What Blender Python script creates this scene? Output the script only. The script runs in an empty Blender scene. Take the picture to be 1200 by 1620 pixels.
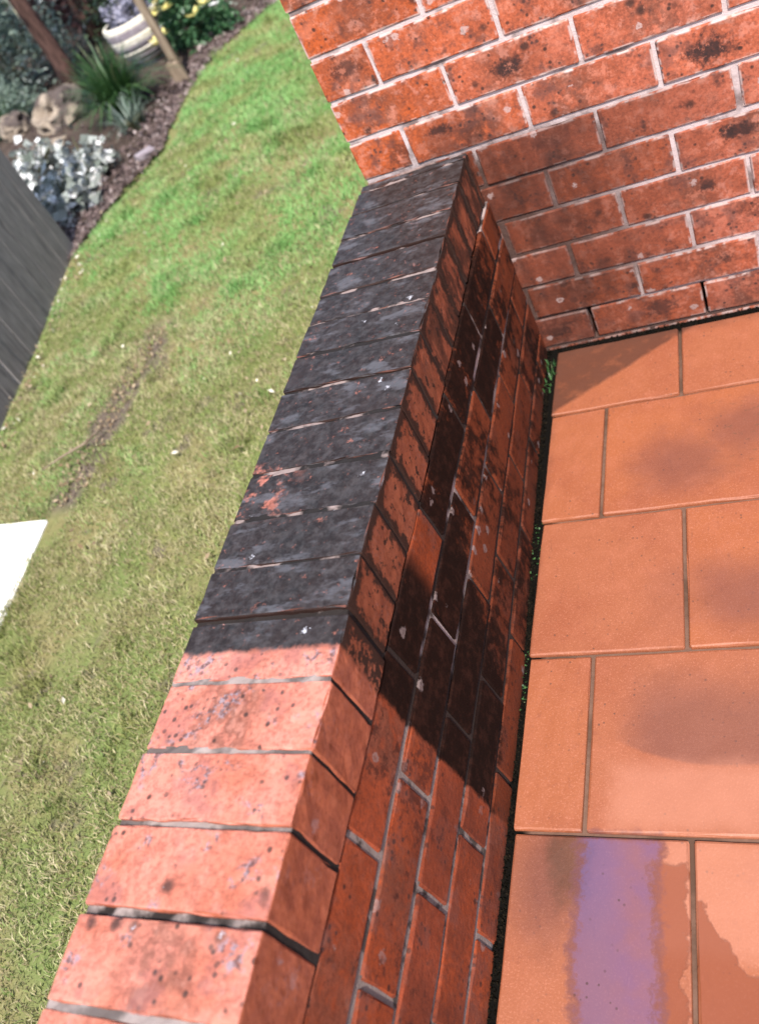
import bpy, bmesh, math, random
import numpy as np
from mathutils import Matrix, Vector, Quaternion

random.seed(7)
RNG = np.random.default_rng(7)
scene = bpy.context.scene
col = scene.collection

# ------------------------------------------------------------------ camera
cam_data = bpy.data.cameras.new('camera')
cam = bpy.data.objects.new('camera', cam_data)
col.objects.link(cam)
scene.camera = cam
RGT = Vector((0.891504897, 0.197120522, -0.407875616))
DWN = Vector((-0.123493746, -0.760514282, -0.637469467))
FWD = Vector((-0.435853545, 0.618677240, -0.653659055))
m = Matrix.Identity(4)
for i in range(3):
    m[i][0] = RGT[i]; m[i][1] = -DWN[i]; m[i][2] = -FWD[i]
m[0][3], m[1][3], m[2][3] = 0.50376, -1.64155, 1.25860
cam.matrix_world = m
cam_data.sensor_fit = 'HORIZONTAL'
cam_data.sensor_width = 36.0
cam_data.lens = 36.0 * 1385.3367 / 1200.0
cam_data.clip_start = 0.02
cam_data.clip_end = 300.0
cam_data.dof.use_dof = True
cam_data.dof.focus_distance = 1.35
cam_data.dof.aperture_fstop = 5.0

# ------------------------------------------------------------------ light
SUN = Vector((0.195, -0.51, 0.835)).normalized()
world = bpy.data.worlds.new('World')
scene.world = world
world.use_nodes = True
wn = world.node_tree
bg = wn.nodes['Background']
sky = wn.nodes.new('ShaderNodeTexSky')
sky.sky_type = 'NISHITA'
sky.sun_disc = False
sky.sun_elevation = math.asin(SUN.z)
sky.sun_rotation = math.atan2(SUN.x, SUN.y)
wn.links.new(sky.outputs[0], bg.inputs[0])
bg.inputs[1].default_value = 0.13
sun_data = bpy.data.lights.new('sun', 'SUN')
sun_data.energy = 4.0
sun_data.angle = math.radians(0.55)
sun_data.color = (1.0, 0.94, 0.86)
sun = bpy.data.objects.new('sun', sun_data)
sun.rotation_euler = SUN.to_track_quat('Z', 'Y').to_euler()
sun.location = (2, -6, 8)
col.objects.link(sun)
scene.view_settings.view_transform = 'Standard'
scene.view_settings.look = 'None'
scene.view_settings.gamma = 1.0
scene.view_settings.exposure = 1.30
scene.cycles.max_bounces = 6
scene.cycles.diffuse_bounces = 3
scene.cycles.glossy_bounces = 2
scene.cycles.transmission_bounces = 3

# ------------------------------------------------------------------ node helpers
class NT:
    def __init__(self, name):
        self.mat = bpy.data.materials.new(name)
        self.mat.use_nodes = True
        self.t = self.mat.node_tree
        self.n = self.t.nodes
        self.bsdf = self.n['Principled BSDF']
        self._pos = None
    def put(self, sock, v):
        if isinstance(v, bpy.types.NodeSocket):
            self.t.links.new(v, sock)
        elif v is not None:
            if sock.type == 'RGBA' and len(v) == 3: v = (*v, 1)
            sock.default_value = v
    def new(self, t): return self.n.new(t)
    def pos(self):
        if self._pos is None: self._pos = self.new('ShaderNodeNewGeometry')
        return self._pos.outputs['Position']
    def nrm(self):
        self.pos(); return self._pos.outputs['True Normal']
    def obj(self): return self.new('ShaderNodeTexCoord').outputs['Object']
    def rnd(self): return self.new('ShaderNodeObjectInfo').outputs['Random']
    def attr(self, name):
        a = self.new('ShaderNodeAttribute'); a.attribute_name = name; return a.outputs['Fac']
    def m(self, op, a, b=0.0, c=None, clamp=False):
        x = self.new('ShaderNodeMath'); x.operation = op; x.use_clamp = clamp
        self.put(x.inputs[0], a); self.put(x.inputs[1], b)
        if c is not None: self.put(x.inputs[2], c)
        return x.outputs[0]
    def add(self, a, b): return self.m('ADD', a, b)
    def sub(self, a, b): return self.m('SUBTRACT', a, b)
    def mul(self, a, b): return self.m('MULTIPLY', a, b)
    def mx(self, a, b): return self.m('MAXIMUM', a, b)
    def mn(self, a, b): return self.m('MINIMUM', a, b)
    def inv(self, a): return self.m('SUBTRACT', 1.0, a)
    def sep(self, v):
        s = self.new('ShaderNodeSeparateXYZ'); self.put(s.inputs[0], v); return s.outputs
    def scale(self, v, s):
        x = self.new('ShaderNodeVectorMath'); x.operation = 'MULTIPLY'
        self.put(x.inputs[0], v); self.put(x.inputs[1], s); return x.outputs[0]
    def noise(self, v, s, d=3.0, r=0.55, out=0):
        x = self.new('ShaderNodeTexNoise'); self.put(x.inputs['Vector'], v)
        x.inputs['Scale'].default_value = s; x.inputs['Detail'].default_value = d
        x.inputs['Roughness'].default_value = r
        return x.outputs[out]
    def vor(self, v, s, rnd=1.0):
        x = self.new('ShaderNodeTexVoronoi'); self.put(x.inputs['Vector'], v)
        x.inputs['Scale'].default_value = s; x.inputs['Randomness'].default_value = rnd
        return x.outputs
    def white(self, w):
        x = self.new('ShaderNodeTexWhiteNoise'); x.noise_dimensions = '1D'; self.put(x.inputs['W'], w); return x.outputs[0]
    def ss(self, v, a, b, lo=0.0, hi=1.0):      # smoothstep from a to b (a may exceed b)
        x = self.new('ShaderNodeMapRange'); x.interpolation_type = 'SMOOTHSTEP'
        if a > b: a, b, lo, hi = b, a, hi, lo
        self.put(x.inputs[0], v); self.put(x.inputs[1], a); self.put(x.inputs[2], b)
        self.put(x.inputs[3], lo); self.put(x.inputs[4], hi); return x.outputs[0]
    def mix(self, f, a, b, mode='MIX'):
        x = self.new('ShaderNodeMix'); x.data_type = 'RGBA'; x.blend_type = mode; x.clamp_factor = True
        self.put(x.inputs['Factor'], f); self.put(x.inputs['A'], a); self.put(x.inputs['B'], b)
        return x.outputs['Result']
    def bump(self, h, strength, dist, prev=None):
        x = self.new('ShaderNodeBump'); x.inputs['Strength'].default_value = strength
        x.inputs['Distance'].default_value = dist; self.put(x.inputs['Height'], h)
        if prev is not None: self.put(x.inputs['Normal'], prev)
        return x.outputs[0]
    def out(self, color, rough=0.8, normal=None, spec=0.35, **kw):
        self.put(self.bsdf.inputs['Base Color'], color)
        self.put(self.bsdf.inputs['Roughness'], rough)
        self.put(self.bsdf.inputs['Specular IOR Level'], spec)
        if normal is not None: self.put(self.bsdf.inputs['Normal'], normal)
        for k, v in kw.items(): self.put(self.bsdf.inputs[k], v)
        return self.mat

CLEAN_Y = -1.14          # the pressure-washed section of the low wall ends here
EXPO = 1.0

def brick_mat(name, where):
    t = NT(name)
    P = t.pos(); X, Y, Z = t.sep(P)[0:3]
    ob = t.obj(); ox, oy, oz = t.sep(ob)[0:3]
    r1 = t.rnd(); r2 = t.white(t.mul(r1, 91.7)); r3 = t.white(t.mul(r1, 37.3))
    lo = t.noise(P, 9, 3); md = t.noise(P, 38, 5, .6); fi = t.noise(P, 150, 4, .65)
    if where == 'house':
        ca, cb, cc = (.35, .068, .016), (.37, .105, .062), (.22, .055, .026)
        base = t.mix(t.m('ADD', t.mul(r1, .55), t.ss(X, -.25, .55, -.25, .55), clamp=True), ca, cb)
    elif where == 'cap':
        ca, cb, cc = (.43, .140, .095), (.46, .180, .140), (.33, .090, .050)
        base = t.mix(r1, ca, cb)
    else:
        ca, cb, cc = (.275, .050, .014), (.240, .048, .020), (.155, .031, .012)
        base = t.mix(r1, ca, cb)
    base = t.mix(t.ss(lo, .42, .68, 0, .8), base, cc)
    # darker fired band around the middle of some bricks
    band = t.inv(t.ss(t.m('ABSOLUTE', t.add(ox, t.mul(t.sub(r2, .5), .09))), .015, .075))
    band = t.mul(t.mul(band, t.ss(r3, .25, .6)), t.ss(md, .34, .56))
    base = t.mix(t.mul(band, .72), base, (.105, .042, .028))
    base = t.mix(t.ss(fi, .34, .60, .48, 0), base, (.085, .026, .017))
    base = t.mix(t.ss(md, .54, .66, 0, .40), base, (.46, .20, .15) if where != 'side' else (.23, .062, .034))
    pk = (.44, .17, .115) if where != 'side' else (.22, .055, .030)
    base = t.mix(t.ss(fi, .56, .74, 0, .28), base, pk)
    base = t.mix(t.ss(t.noise(P, 21, 3), .5, .72, 0, .35), base, pk)
    # iron spots, two sizes
    v1 = t.vor(P, 62); c1 = t.sep(v1['Color'])
    s1 = t.mul(t.ss(t.add(v1['Distance'], t.mul(md, .28)), .42, .26), t.ss(c1[0], .70, .78))
    v2 = t.vor(P, 24); c2 = t.sep(v2['Color'])
    s2 = t.mul(t.ss(t.add(v2['Distance'], t.mul(md, .40)), .48, .28), t.ss(c2[1], .80, .86))
    base = t.mix(t.mul(t.mx(s1, s2), .85), base, (.018, .013, .012))
    # pale lichen and lime rings
    v3 = t.vor(t.scale(P, (1, 1, 1.05)), 30); c3 = t.sep(v3['Color'])
    d3 = t.add(v3['Distance'], t.add(t.mul(t.sub(fi, .5), .55), t.mul(t.sub(md, .5), .35)))
    ring = t.mul(t.ss(d3, .26, .17), t.ss(d3, .02, .10, .45, 1))
    lich = t.mul(ring, t.ss(c3[2], .84, .87))
    height = t.add(t.mul(fi, .5), t.mul(md, .6))
    # mauve-brown kiln blotches with peppered spots inside, pale mortar smears near the arrises
    bn = t.noise(P, 15, 4, .6)
    blot = t.mul(t.ss(bn, .53, .64), t.ss(md, .30, .55, .35, 1))
    base = t.mix(t.mul(blot, {'house': .62, 'cap': .50, 'side': .45}[where]), base, (.115, .050, .042) if where != 'cap' else (.20, .075, .070))
    v4 = t.vor(P, 105); c4 = t.sep(v4['Color'])
    s4 = t.mul(t.ss(v4['Distance'], .42, .22), t.mul(t.ss(c4[0], .62, .68), t.ss(bn, .50, .58)))
    base = t.mix(t.mul(s4, .8), base, (.030, .022, .022))
    smear = t.mul(t.ss(t.noise(P, 48, 3, .6), .52, .66), t.ss(t.m('ABSOLUTE', oz), .020, .036) if where != 'cap' else .35)
    base = t.mix(t.mul(smear, .30 if where != 'side' else .18), base, (.50, .30, .24) if where != 'side' else (.26, .14, .11))
    rough = .82
    if where == 'house':
        bx_ = t.add(ox, t.mul(t.sub(r3, .5), .13)); bz_ = t.add(oz, t.mul(t.sub(r2, .5), .03))
        dd = t.mul(t.m('SQRT', t.add(t.mul(t.mul(bx_, bx_), t.add(.15, t.mul(r2, .7))), t.mul(bz_, bz_))), t.add(.55, t.mul(r3, 1.3)))
        sd = t.mul(t.ss(t.add(dd, t.add(t.mul(t.sub(md, .5), .055), t.mul(t.sub(fi, .5), .03))), .028, .008), t.ss(t.white(t.mul(r1, 53.1)), .35, .75))
        base = t.mix(t.mul(sd, .92), base, (.020, .013, .013))
        mot = t.noise(t.add(P, t.mul(r1, 50.0)) if False else P, 30, 5, .75)
        base = t.mix(t.ss(mot, .53, .63, 0, .55), base, (.095, .030, .020))
        base = t.mix(t.ss(mot, .46, .38, 0, .45), base, (.47, .165, .105))
        em = t.mx(t.ss(t.m('ABSOLUTE', oz), .0335, .0375), t.ss(t.m('ABSOLUTE', ox), .1105, .1145))
        em = t.mul(em, t.ss(t.noise(P, 34, 3), .46, .58))
        base = t.mix(t.mul(em, .75), base, (.44, .36, .34))
        base = t.mix(t.mul(lich, .6), base, (.42, .32, .30))
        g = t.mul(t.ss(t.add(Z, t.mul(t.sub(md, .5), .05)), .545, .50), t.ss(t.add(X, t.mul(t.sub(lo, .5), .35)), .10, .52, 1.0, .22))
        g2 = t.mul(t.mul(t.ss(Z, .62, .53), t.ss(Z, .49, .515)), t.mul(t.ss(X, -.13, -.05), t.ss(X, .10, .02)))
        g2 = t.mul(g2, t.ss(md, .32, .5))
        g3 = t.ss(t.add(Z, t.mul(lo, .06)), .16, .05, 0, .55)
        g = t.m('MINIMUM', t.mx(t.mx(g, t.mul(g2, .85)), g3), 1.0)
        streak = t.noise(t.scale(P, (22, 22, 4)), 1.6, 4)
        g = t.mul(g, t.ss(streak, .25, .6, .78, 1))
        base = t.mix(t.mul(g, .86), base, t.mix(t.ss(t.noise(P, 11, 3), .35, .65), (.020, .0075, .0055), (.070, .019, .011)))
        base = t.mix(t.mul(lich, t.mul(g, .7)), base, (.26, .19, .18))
    else:
        ny = t.add(Y, t.mul(t.sub(md, .5), .016))
        dirty = t.ss(t.add(ny, t.mul(t.sub(fi, .5), .012)), CLEAN_Y - .005, CLEAN_Y + .005)
        top = t.ss(t.sep(t.nrm())[2], .55, .8)
        streak = t.noise(t.scale(P, (14, 20, 9)), 1.5, 5, .65)
        base = t.mix(t.mul(lich, t.mul(t.inv(dirty), .75 if where == 'cap' else .5)), base, (.42, .40, .44) if where == 'cap' else (.24, .18, .17))
        if where == 'cap':
            cr = t.mul(t.ss(t.noise(P, 19, 2), .55, .63), t.ss(t.noise(P, 85, 4, .7), .47, .56))
            base = t.mix(t.mul(cr, .80), base, t.mix(t.ss(fi, .4, .6), (.045, .030, .034), (.20, .17, .20)))
            # black algae film on the tops
            film = t.mix(t.ss(t.noise(P, 60, 5, .7), .35, .7), (.0080, .0070, .0068), (.034, .032, .033))
            film = t.mix(t.ss(t.noise(t.scale(P, (1, 2.2, 1)), 13, 4, .65), .52, .66, 0, .8), film, (.068, .069, .078))
            film = t.mix(t.ss(lo, .5, .75, 0, .4), film, (.022, .017, .017))
            worn = t.mul(t.mul(t.ss(t.noise(P, 33, 4, .65), .50, .63), t.ss(Y, -.93, -.91)), t.mul(t.ss(Y, -.80, -.82), t.ss(X, -.12, -.20)))
            worn = t.mx(t.mul(worn, .7), t.ss(t.noise(P, 75, 4, .7), .60, .74, 0, .45))
            ftop = t.mul(t.mul(dirty, top), t.inv(worn))
            base = t.mix(t.mul(ftop, .985), base, film)
            lw = t.mul(lich, t.mul(dirty, top))
            base = t.mix(t.mul(lw, .85), base, (.42, .42, .46))
            base = t.mix(t.mul(t.inv(top), .78), base, t.mix(t.ss(md, .35, .65), (.150, .030, .010), (.250, .058, .020)))  # shade and warm bounce on the side faces, put into the colour
            # grime on the faces: crisp black at joints and arrises, peppered over the orange
            pep = t.noise(P, 70, 4, .7)
            ed = t.ss(t.add(t.m('ABSOLUTE', oy), t.add(t.mul(t.sub(md, .5), .040), t.mul(t.sub(pep, .5), .03))), .024, .032)
            ez = t.ss(t.add(oz, t.add(t.mul(t.sub(md, .5), .05), t.mul(t.sub(pep, .5), .03))), .034, .046)
            sp5 = t.ss(t.add(pep, t.mul(t.sub(streak, .5), .5)), .56, .64)
            sp5 = t.mx(sp5, t.mul(t.ss(Y, -.75, -.45), t.ss(streak, .40, .55, 0, .8)))
            sp5 = t.mx(sp5, t.mul(t.ss(pep, .42, .52), t.ss(Y, -1.05, -1.09)))
            fz = t.mul(dirty, t.inv(top))
            base = t.mix(t.mul(fz, .45), base, (.090, .024, .010))
            base = t.mix(t.mul(fz, t.mul(t.mx(t.mx(ed, ez), sp5), .94)), base, t.mix(pep, (.004, .0025, .002), (.014, .006, .004)))
            rough = t.add(.72, t.mul(ftop, -.17))
        else:
            zz = t.add(Z, t.mul(t.sub(lo, .5), .12))
            pep = t.noise(P, 46, 5, .72)
            big = t.noise(t.scale(P, (1, 1, .6)), 5.5, 4, .62)
            # near the washed edge and high on the face the mould is solid, elsewhere it breaks up
            sol = t.mx(t.mul(t.ss(Y, -.72, -1.0), t.ss(zz, .0, .09)), t.mul(t.ss(Z, .16, .30, .35, .75), t.ss(r3, .30, .62, .5, 1.0)))
            thr = t.add(t.mul(t.sub(pep, .5), 1.25), t.add(t.mul(t.sub(big, .5), 1.5), t.mul(t.sub(streak, .5), .8)))
            blk = t.ss(t.add(thr, sol), .24, .60)
            bare = t.mul(t.ss(r2, .84, .88), t.mul(t.ss(Z, .25, .30), t.ss(Y, -.95, -.90)))
            blk = t.mul(blk, t.inv(t.mul(bare, .8)))
            base = t.mix(t.mul(dirty, t.inv(t.mul(bare, .8))), base, t.mix(.75, base, t.mix(t.ss(zz, .10, .24), t.mix(pep, (.026, .008, .0045), (.068, .018, .009)), t.mix(pep, (.042, .011, .005), (.120, .030, .013)))))
            dcol = t.mix(t.ss(pep, .45, .68), (.0030, .0014, .0011), (.017, .0062, .0042))
            base = t.mix(t.mul(t.mul(dirty, blk), .96), base, dcol)
            base = t.mix(t.mul(lich, t.mul(dirty, .75)), base, (.15, .11, .105))
            spk = t.ss(t.add(pep, t.mul(t.sub(big, .5), .7)), .57, .68)
            base = t.mix(t.mul(t.inv(dirty), t.mul(spk, .75)), base, (.028, .011, .009))
            damp = t.mul(t.inv(dirty), t.mul(t.ss(zz, .42, .10, .12, .75), t.ss(t.add(big, t.mul(t.sub(pep, .5), .5)), .36, .60, .35, 1)))
            base = t.mix(damp, base, t.mix(pep, (.045, .013, .009), (.115, .030, .018)))
    b = t.bump(height, {'house': .6, 'cap': .6, 'side': .8}[where], .0026)
    return t.out(base, rough, b, {'house': .2, 'cap': .25, 'side': .08}[where])

def mortar_mat(name, where):
    t = NT(name)
    P = t.pos(); X, Y, Z = t.sep(P)[0:3]
    md = t.noise(P, 40, 5, .6); lo = t.noise(P, 7, 3); fi = t.noise(P, 300, 3)
    if where == 'house':
        c = t.mix(md, (.33, .25, .24), (.50, .42, .42))
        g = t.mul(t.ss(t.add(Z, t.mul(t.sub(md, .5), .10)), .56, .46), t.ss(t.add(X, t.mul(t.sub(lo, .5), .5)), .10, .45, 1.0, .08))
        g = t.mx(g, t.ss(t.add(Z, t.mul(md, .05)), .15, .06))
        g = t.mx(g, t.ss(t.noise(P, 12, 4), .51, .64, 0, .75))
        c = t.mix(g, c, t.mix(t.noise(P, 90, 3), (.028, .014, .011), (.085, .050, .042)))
    else:
        c = t.mix(md, (.11, .078, .066), (.23, .185, .17))
        c = t.mix(t.ss(t.noise(P, 26, 4), .52, .60, 0, .85), c, (.025, .018, .015))
        dirty = t.ss(t.add(Y, t.mul(t.sub(md, .5), .016)), CLEAN_Y - .003, CLEAN_Y + .003)
        pale = t.mul(t.ss(t.noise(t.scale(P, (1, 1, 1)), 8, 4), .47, .56), t.ss(Z, .2, .26))
        d = t.mix(pale, (.020, .012, .010), (.26, .20, .19))
        c = t.mix(dirty, c, d)
    b = t.bump(t.add(md, t.mul(fi, .5)), .7, .003)
    return t.out(c, .92, b, .2)

def cap_mortar_mat():
    t = NT('cap_mortar')
    P = t.pos(); Y = t.sep(P)[1]
    md = t.noise(P, 45, 5, .6)
    pale = t.mix(md, (.15, .11, .10), (.28, .235, .22))
    a = t.ss(t.noise(P, 17, 4), .44, .58)
    c = t.mix(a, pale, (.022, .018, .017))
    dirty = t.ss(Y, CLEAN_Y - .003, CLEAN_Y + .003)
    d = t.mix(t.ss(t.noise(P, 13, 4), .49, .57), (.012, .010, .010), (.19, .145, .135))
    c = t.mix(dirty, t.mix(.35, c, pale), d)
    c = t.mix(t.ss(t.add(t.sep(P)[2], t.mul(t.sub(md, .5), .006)), .5118, .5098), c, (.016, .012, .011))
    return t.out(c, .92, t.bump(md, .8, .003), .2)

def tile_mat():
    t = NT('terracotta_tile')
    P = t.pos(); X, Y, Z = t.sep(P)[0:3]
    r1 = t.rnd()
    lo = t.noise(P, 5, 4, .6); md = t.noise(P, 26, 5, .6); fi = t.noise(P, 220, 4, .6)
    wob = t.mul(t.sub(t.noise(P, 22, 5, .65), .5), .07)
    wob2 = t.mul(t.sub(t.noise(P, 7, 3), .5), .10)
    base = t.mix(r1, (.240, .072, .027), (.212, .068, .032))
    base = t.mix(t.ss(lo, .42, .70, 0, .75), base, (.190, .054, .025))
    base = t.mix(t.ss(md, .45, .75, 0, .40), base, (.262, .084, .043))
    base = t.mix(t.ss(fi, .30, .50, .16, 0), base, (.12, .036, .019))
    base = t.mix(t.mul(t.ss(t.noise(P, 330, 2, .7), .54, .68), .55), base, (.33, .125, .075))
    base = t.mix(t.ss(t.noise(P, 60, 4, .7), .55, .70, 0, .35), base, (.155, .046, .024))
    base = t.mix(t.mul(t.ss(t.noise(t.scale(P, (1, .25, 1)), 70, 4, .7), .60, .72), .35), base, (.11, .036, .020))
    # black specks
    v = t.vor(P, 130); cs = t.sep(v['Color'])
    sp = t.mul(t.ss(v['Distance'], .30, .18), t.mul(t.ss(cs[0], .84, .88), t.ss(t.noise(P, 9, 3), .44, .60)))
    base = t.mix(t.mul(sp, .7), base, (.05, .028, .022))
    def ell(cx, cy, rx, ry, soft, w=None):
        dx = t.mul(t.sub(X, cx), 1 / rx); dy = t.mul(t.sub(Y, cy), 1 / ry)
        d = t.m('SQRT', t.add(t.mul(dx, dx), t.mul(dy, dy)))
        if w is not None: d = t.add(d, t.mul(w, 1 / min(rx, ry)))
        return t.ss(d, 1 - soft, 1 + soft) if False else t.ss(d, 1 + soft, 1 - soft)
    def box(x0, x1, y0, y1, soft, w=None):
        xx = X if w is None else t.add(X, w)
        yy = Y if w is None else t.add(Y, t.mul(w, .5))
        return t.mul(t.mul(t.ss(xx, x0 - soft, x0 + soft), t.ss(xx, x1 + soft, x1 - soft)),
                     t.mul(t.ss(yy, y0 - soft, y0 + soft), t.ss(yy, y1 + soft, y1 - soft)))
    # smoky burnishing left by the kiln and old dirt
    sm = t.mx(ell(.30, -.42, .085, .075, .75, t.add(wob2, t.mul(wob, .8))), ell(.43, -.36, .10, .07, .8, t.add(wob2, t.mul(wob, .8))))
    sm = t.mx(sm, ell(.42, -.745, .13, .06, .8, wob2))
    base = t.mix(t.mul(sm, .60), base, (.095, .034, .027))
    # washed line: soft dirty film that stops at a crisp edge on the fourth row
    edge = t.add(Y, t.add(t.mul(t.m('POWER', t.m('ABSOLUTE', t.sub(X, .355)), 2.0), -1.6), t.mul(wob, .12)))
    film = t.mul(t.ss(edge, -1.046, -1.038), t.ss(t.add(Y, wob2), -.845, -.96))
    film = t.mul(film, t.mul(t.ss(t.add(X, wob2), .17, .27), t.ss(Y, -.842, -.85)))
    base = t.mix(t.mul(film, .62), base, (.105, .040, .029))
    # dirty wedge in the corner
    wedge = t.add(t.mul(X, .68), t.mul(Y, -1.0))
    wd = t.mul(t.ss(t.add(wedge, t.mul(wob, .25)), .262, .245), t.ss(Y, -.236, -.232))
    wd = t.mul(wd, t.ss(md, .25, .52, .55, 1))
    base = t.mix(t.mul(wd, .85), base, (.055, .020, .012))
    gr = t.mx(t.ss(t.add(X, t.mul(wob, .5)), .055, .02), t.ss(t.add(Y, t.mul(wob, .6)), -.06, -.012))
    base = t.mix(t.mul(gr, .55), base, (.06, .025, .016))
    sc = t.mul(t.ss(t.noise(t.scale(P, (30, 60, 30)), 1.4, 5, .7), .58, .66), box(.36, .62, -.46, -.26, .06, wob2))
    base = t.mix(t.mul(sc, .75), base, (.085, .042, .024))
    # washed bright tone, wet patches and the wet film's mauve sky reflection, painted into the colour
    bright = t.mx(box(.19, 1.2, -1.14, -1.040, .022, wob), box(.26, 1.2, -1.30, -1.152, .016, wob))
    base = t.mix(t.mul(bright, .55), base, (.330, .135, .085))
    dk = t.mul(ell(.105, -1.215, .055, .085, .75, t.mul(wob, .5)), t.ss(Y, -1.147, -1.153))
    dk2 = t.mul(ell(.135, -1.19, .03, .05, .5, wob), t.ss(Y, -1.147, -1.153))
    base = t.mix(t.mul(dk, .60), base, (.060, .021, .019))
    base = t.mix(t.mul(dk2, .55), base, (.042, .022, .011))
    sky_lil = box(.146, .262, -1.75, -1.150, .013, t.add(t.mul(wob, .55), t.add(t.mul(wob2, .35), t.mul(t.sub(t.noise(P, 80, 4, .7), .5), .035))))
    wet = t.mx(box(.252, .296, -1.75, -1.185, .004, wob), box(.24, .315, -1.75, -1.42, .006, wob))
    wy = t.add(Y, t.mul(t.sub(X, .315), 1.55))
    wet = t.mx(wet, t.mul(t.mul(t.ss(X, .308, .312), t.ss(X, .62, .60)), t.mx(t.ss(t.add(wy, wob), -1.232, -1.242), t.ss(t.add(Y, t.mul(wob, .2)), -1.315, -1.322))))
    base = t.mix(t.mul(t.mul(wet, t.inv(sky_lil)), .78), base, (.165, .048, .022))
    sky_lilc = t.mix(t.ss(t.noise(P, 14, 4), .36, .64), (.100, .058, .118), (.130, .063, .090))
    sky_lilc = t.mix(t.ss(t.add(X, t.mul(wob, .6)), .235, .175), sky_lilc, t.mix(t.ss(Y, -1.35, -1.2), (.105, .062, .108), (.088, .060, .125)))
    sky_lilc = t.mix(t.mul(sp, .8), sky_lilc, (.05, .03, .03))
    base = t.mix(t.mul(sky_lil, .76), base, sky_lilc)
    rim = t.mul(t.mul(sky_lil, t.inv(sky_lil)), 4.0)
    rim = t.mx(rim, t.mul(t.mul(wet, t.inv(wet)), 3.0))
    base = t.mix(t.mul(rim, .55), base, (.105, .036, .020))
    rough = t.m('SUBTRACT', t.add(.46, t.mul(md, .18)), t.mul(t.mx(sky_lil, wet), .36))
    h = t.mul(t.add(t.mul(md, .7), t.mul(fi, .5)), t.sub(1.0, t.mul(t.mx(sky_lil, wet), .7)))
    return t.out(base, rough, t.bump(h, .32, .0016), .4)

def grout_mat():
    t = NT('patio_grout')
    P = t.pos(); X, Y, Z = t.sep(P)[0:3]
    md = t.noise(P, 50, 5, .65)
    c = t.mix(md, (.085, .045, .030), (.15, .09, .068))
    c = t.mix(t.ss(t.noise(P, 9, 4), .45, .62, 0, .75), c, (.055, .032, .022))
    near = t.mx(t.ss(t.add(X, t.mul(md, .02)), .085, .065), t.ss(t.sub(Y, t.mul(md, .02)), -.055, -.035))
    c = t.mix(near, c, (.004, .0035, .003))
    return t.out(c, 1.0, t.bump(md, .8, .003), .03)

def plain_mat(name, ca, cb, scale=30, rough=.85, bump=.4, dist=.003, spec=.25, stretch=(1, 1, 1), detail=4, cc=None, ccr=(.55, .7), objvar=0.0, translucent=0.0):
    t = NT(name)
    P = t.scale(t.pos(), stretch)
    n = t.noise(P, scale, detail, .6)
    c = t.mix(t.ss(n, .3, .7), ca, cb)
    if cc is not None: c = t.mix(t.ss(t.noise(P, scale * .37, detail), ccr[0], ccr[1]), c, cc)
    if objvar:
        c = t.mix(t.mul(t.rnd(), objvar), c, (ca[0] * .35, ca[1] * .35, ca[2] * .35))
    kw = {}
    return t.out(c, rough, t.bump(n, bump, dist), spec)

def leaf_mat(name, ca, cb, cc=None, rough=.5, thr=.85, spec=.35):
    t = NT(name)
    v = t.attr('tint')
    c = t.mix(v, ca, cb)
    if cc is not None: c = t.mix(t.ss(v, thr, thr + .03), c, cc)
    mat = t.out(c, rough, None, spec)
    tr = t.new('ShaderNodeBsdfTranslucent'); t.put(tr.inputs[0], c)
    mxs = t.new('ShaderNodeMixShader'); mxs.inputs[0].default_value = .22
    o = t.n['Material Output']
    t.t.links.new(t.bsdf.outputs[0], mxs.inputs[1]); t.t.links.new(tr.outputs[0], mxs.inputs[2])
    t.t.links.new(mxs.outputs[0], o.inputs[0])
    return mat

def grass_mat():
    t = NT('lawn_grass')
    P = t.pos(); X, Y, Z = t.sep(P)[0:3]
    v = t.attr('tint'); dry = t.attr('dry')
    g = t.mix(v, (.130, .190, .052), (.290, .335, .120))
    far = t.ss(t.add(t.add(Y, t.mul(t.add(X, 1.1), -.8)), t.mul(t.sub(t.noise(P, 1.8, 3), .5), 1.5)), -.35, 1.25)
    g = t.mix(t.mul(far, .8), g, t.mix(v, (.125, .325, .085), (.255, .470, .175)))
    g = t.mix(t.ss(t.noise(P, 3.2, 4), .42, .62, 0, .7), g, t.mix(v, (.195, .190, .062), (.320, .290, .115)))
    s = t.mix(v, (.27, .22, .125), (.50, .43, .28))
    c = t.mix(dry, g, s)
    mat = t.out(c, .6, None, .25)
    tr = t.new('ShaderNodeBsdfTranslucent'); t.put(tr.inputs[0], c)
    mxs = t.new('ShaderNodeMixShader'); mxs.inputs[0].default_value = .25
    t.t.links.new(t.bsdf.outputs[0], mxs.inputs[1]); t.t.links.new(tr.outputs[0], mxs.inputs[2])
    t.t.links.new(mxs.outputs[0], t.n['Material Output'].inputs[0])
    return mat

def ground_mat():
    t = NT('lawn_soil')
    P = t.pos(); X, Y, Z = t.sep(P)[0:3]
    n = t.noise(P, 40, 5, .65); lo = t.noise(P, 3, 4)
    c = t.mix(n, (.105, .092, .040), (.230, .205, .095))
    c = t.mix(t.ss(lo, .40, .62, 0, .75), c, (.095, .140, .040))
    w = t.m('ABSOLUTE', t.add(X, t.add(1.565, t.mul(t.sub(t.noise(P, 6, 3), .5), .12))))
    line = t.mul(t.ss(w, .11, .04), t.mul(t.ss(Y, -.2, -.1), t.ss(Y, .9, .65)))
    line = t.mx(line, t.ss(t.noise(P, 6.5, 3), .60, .68, 0, .8))
    c = t.mix(line, c, t.mix(n, (.050, .038, .028), (.15, .12, .10)))
    return t.out(c, .95, t.bump(n, .8, .01), .1)

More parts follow.
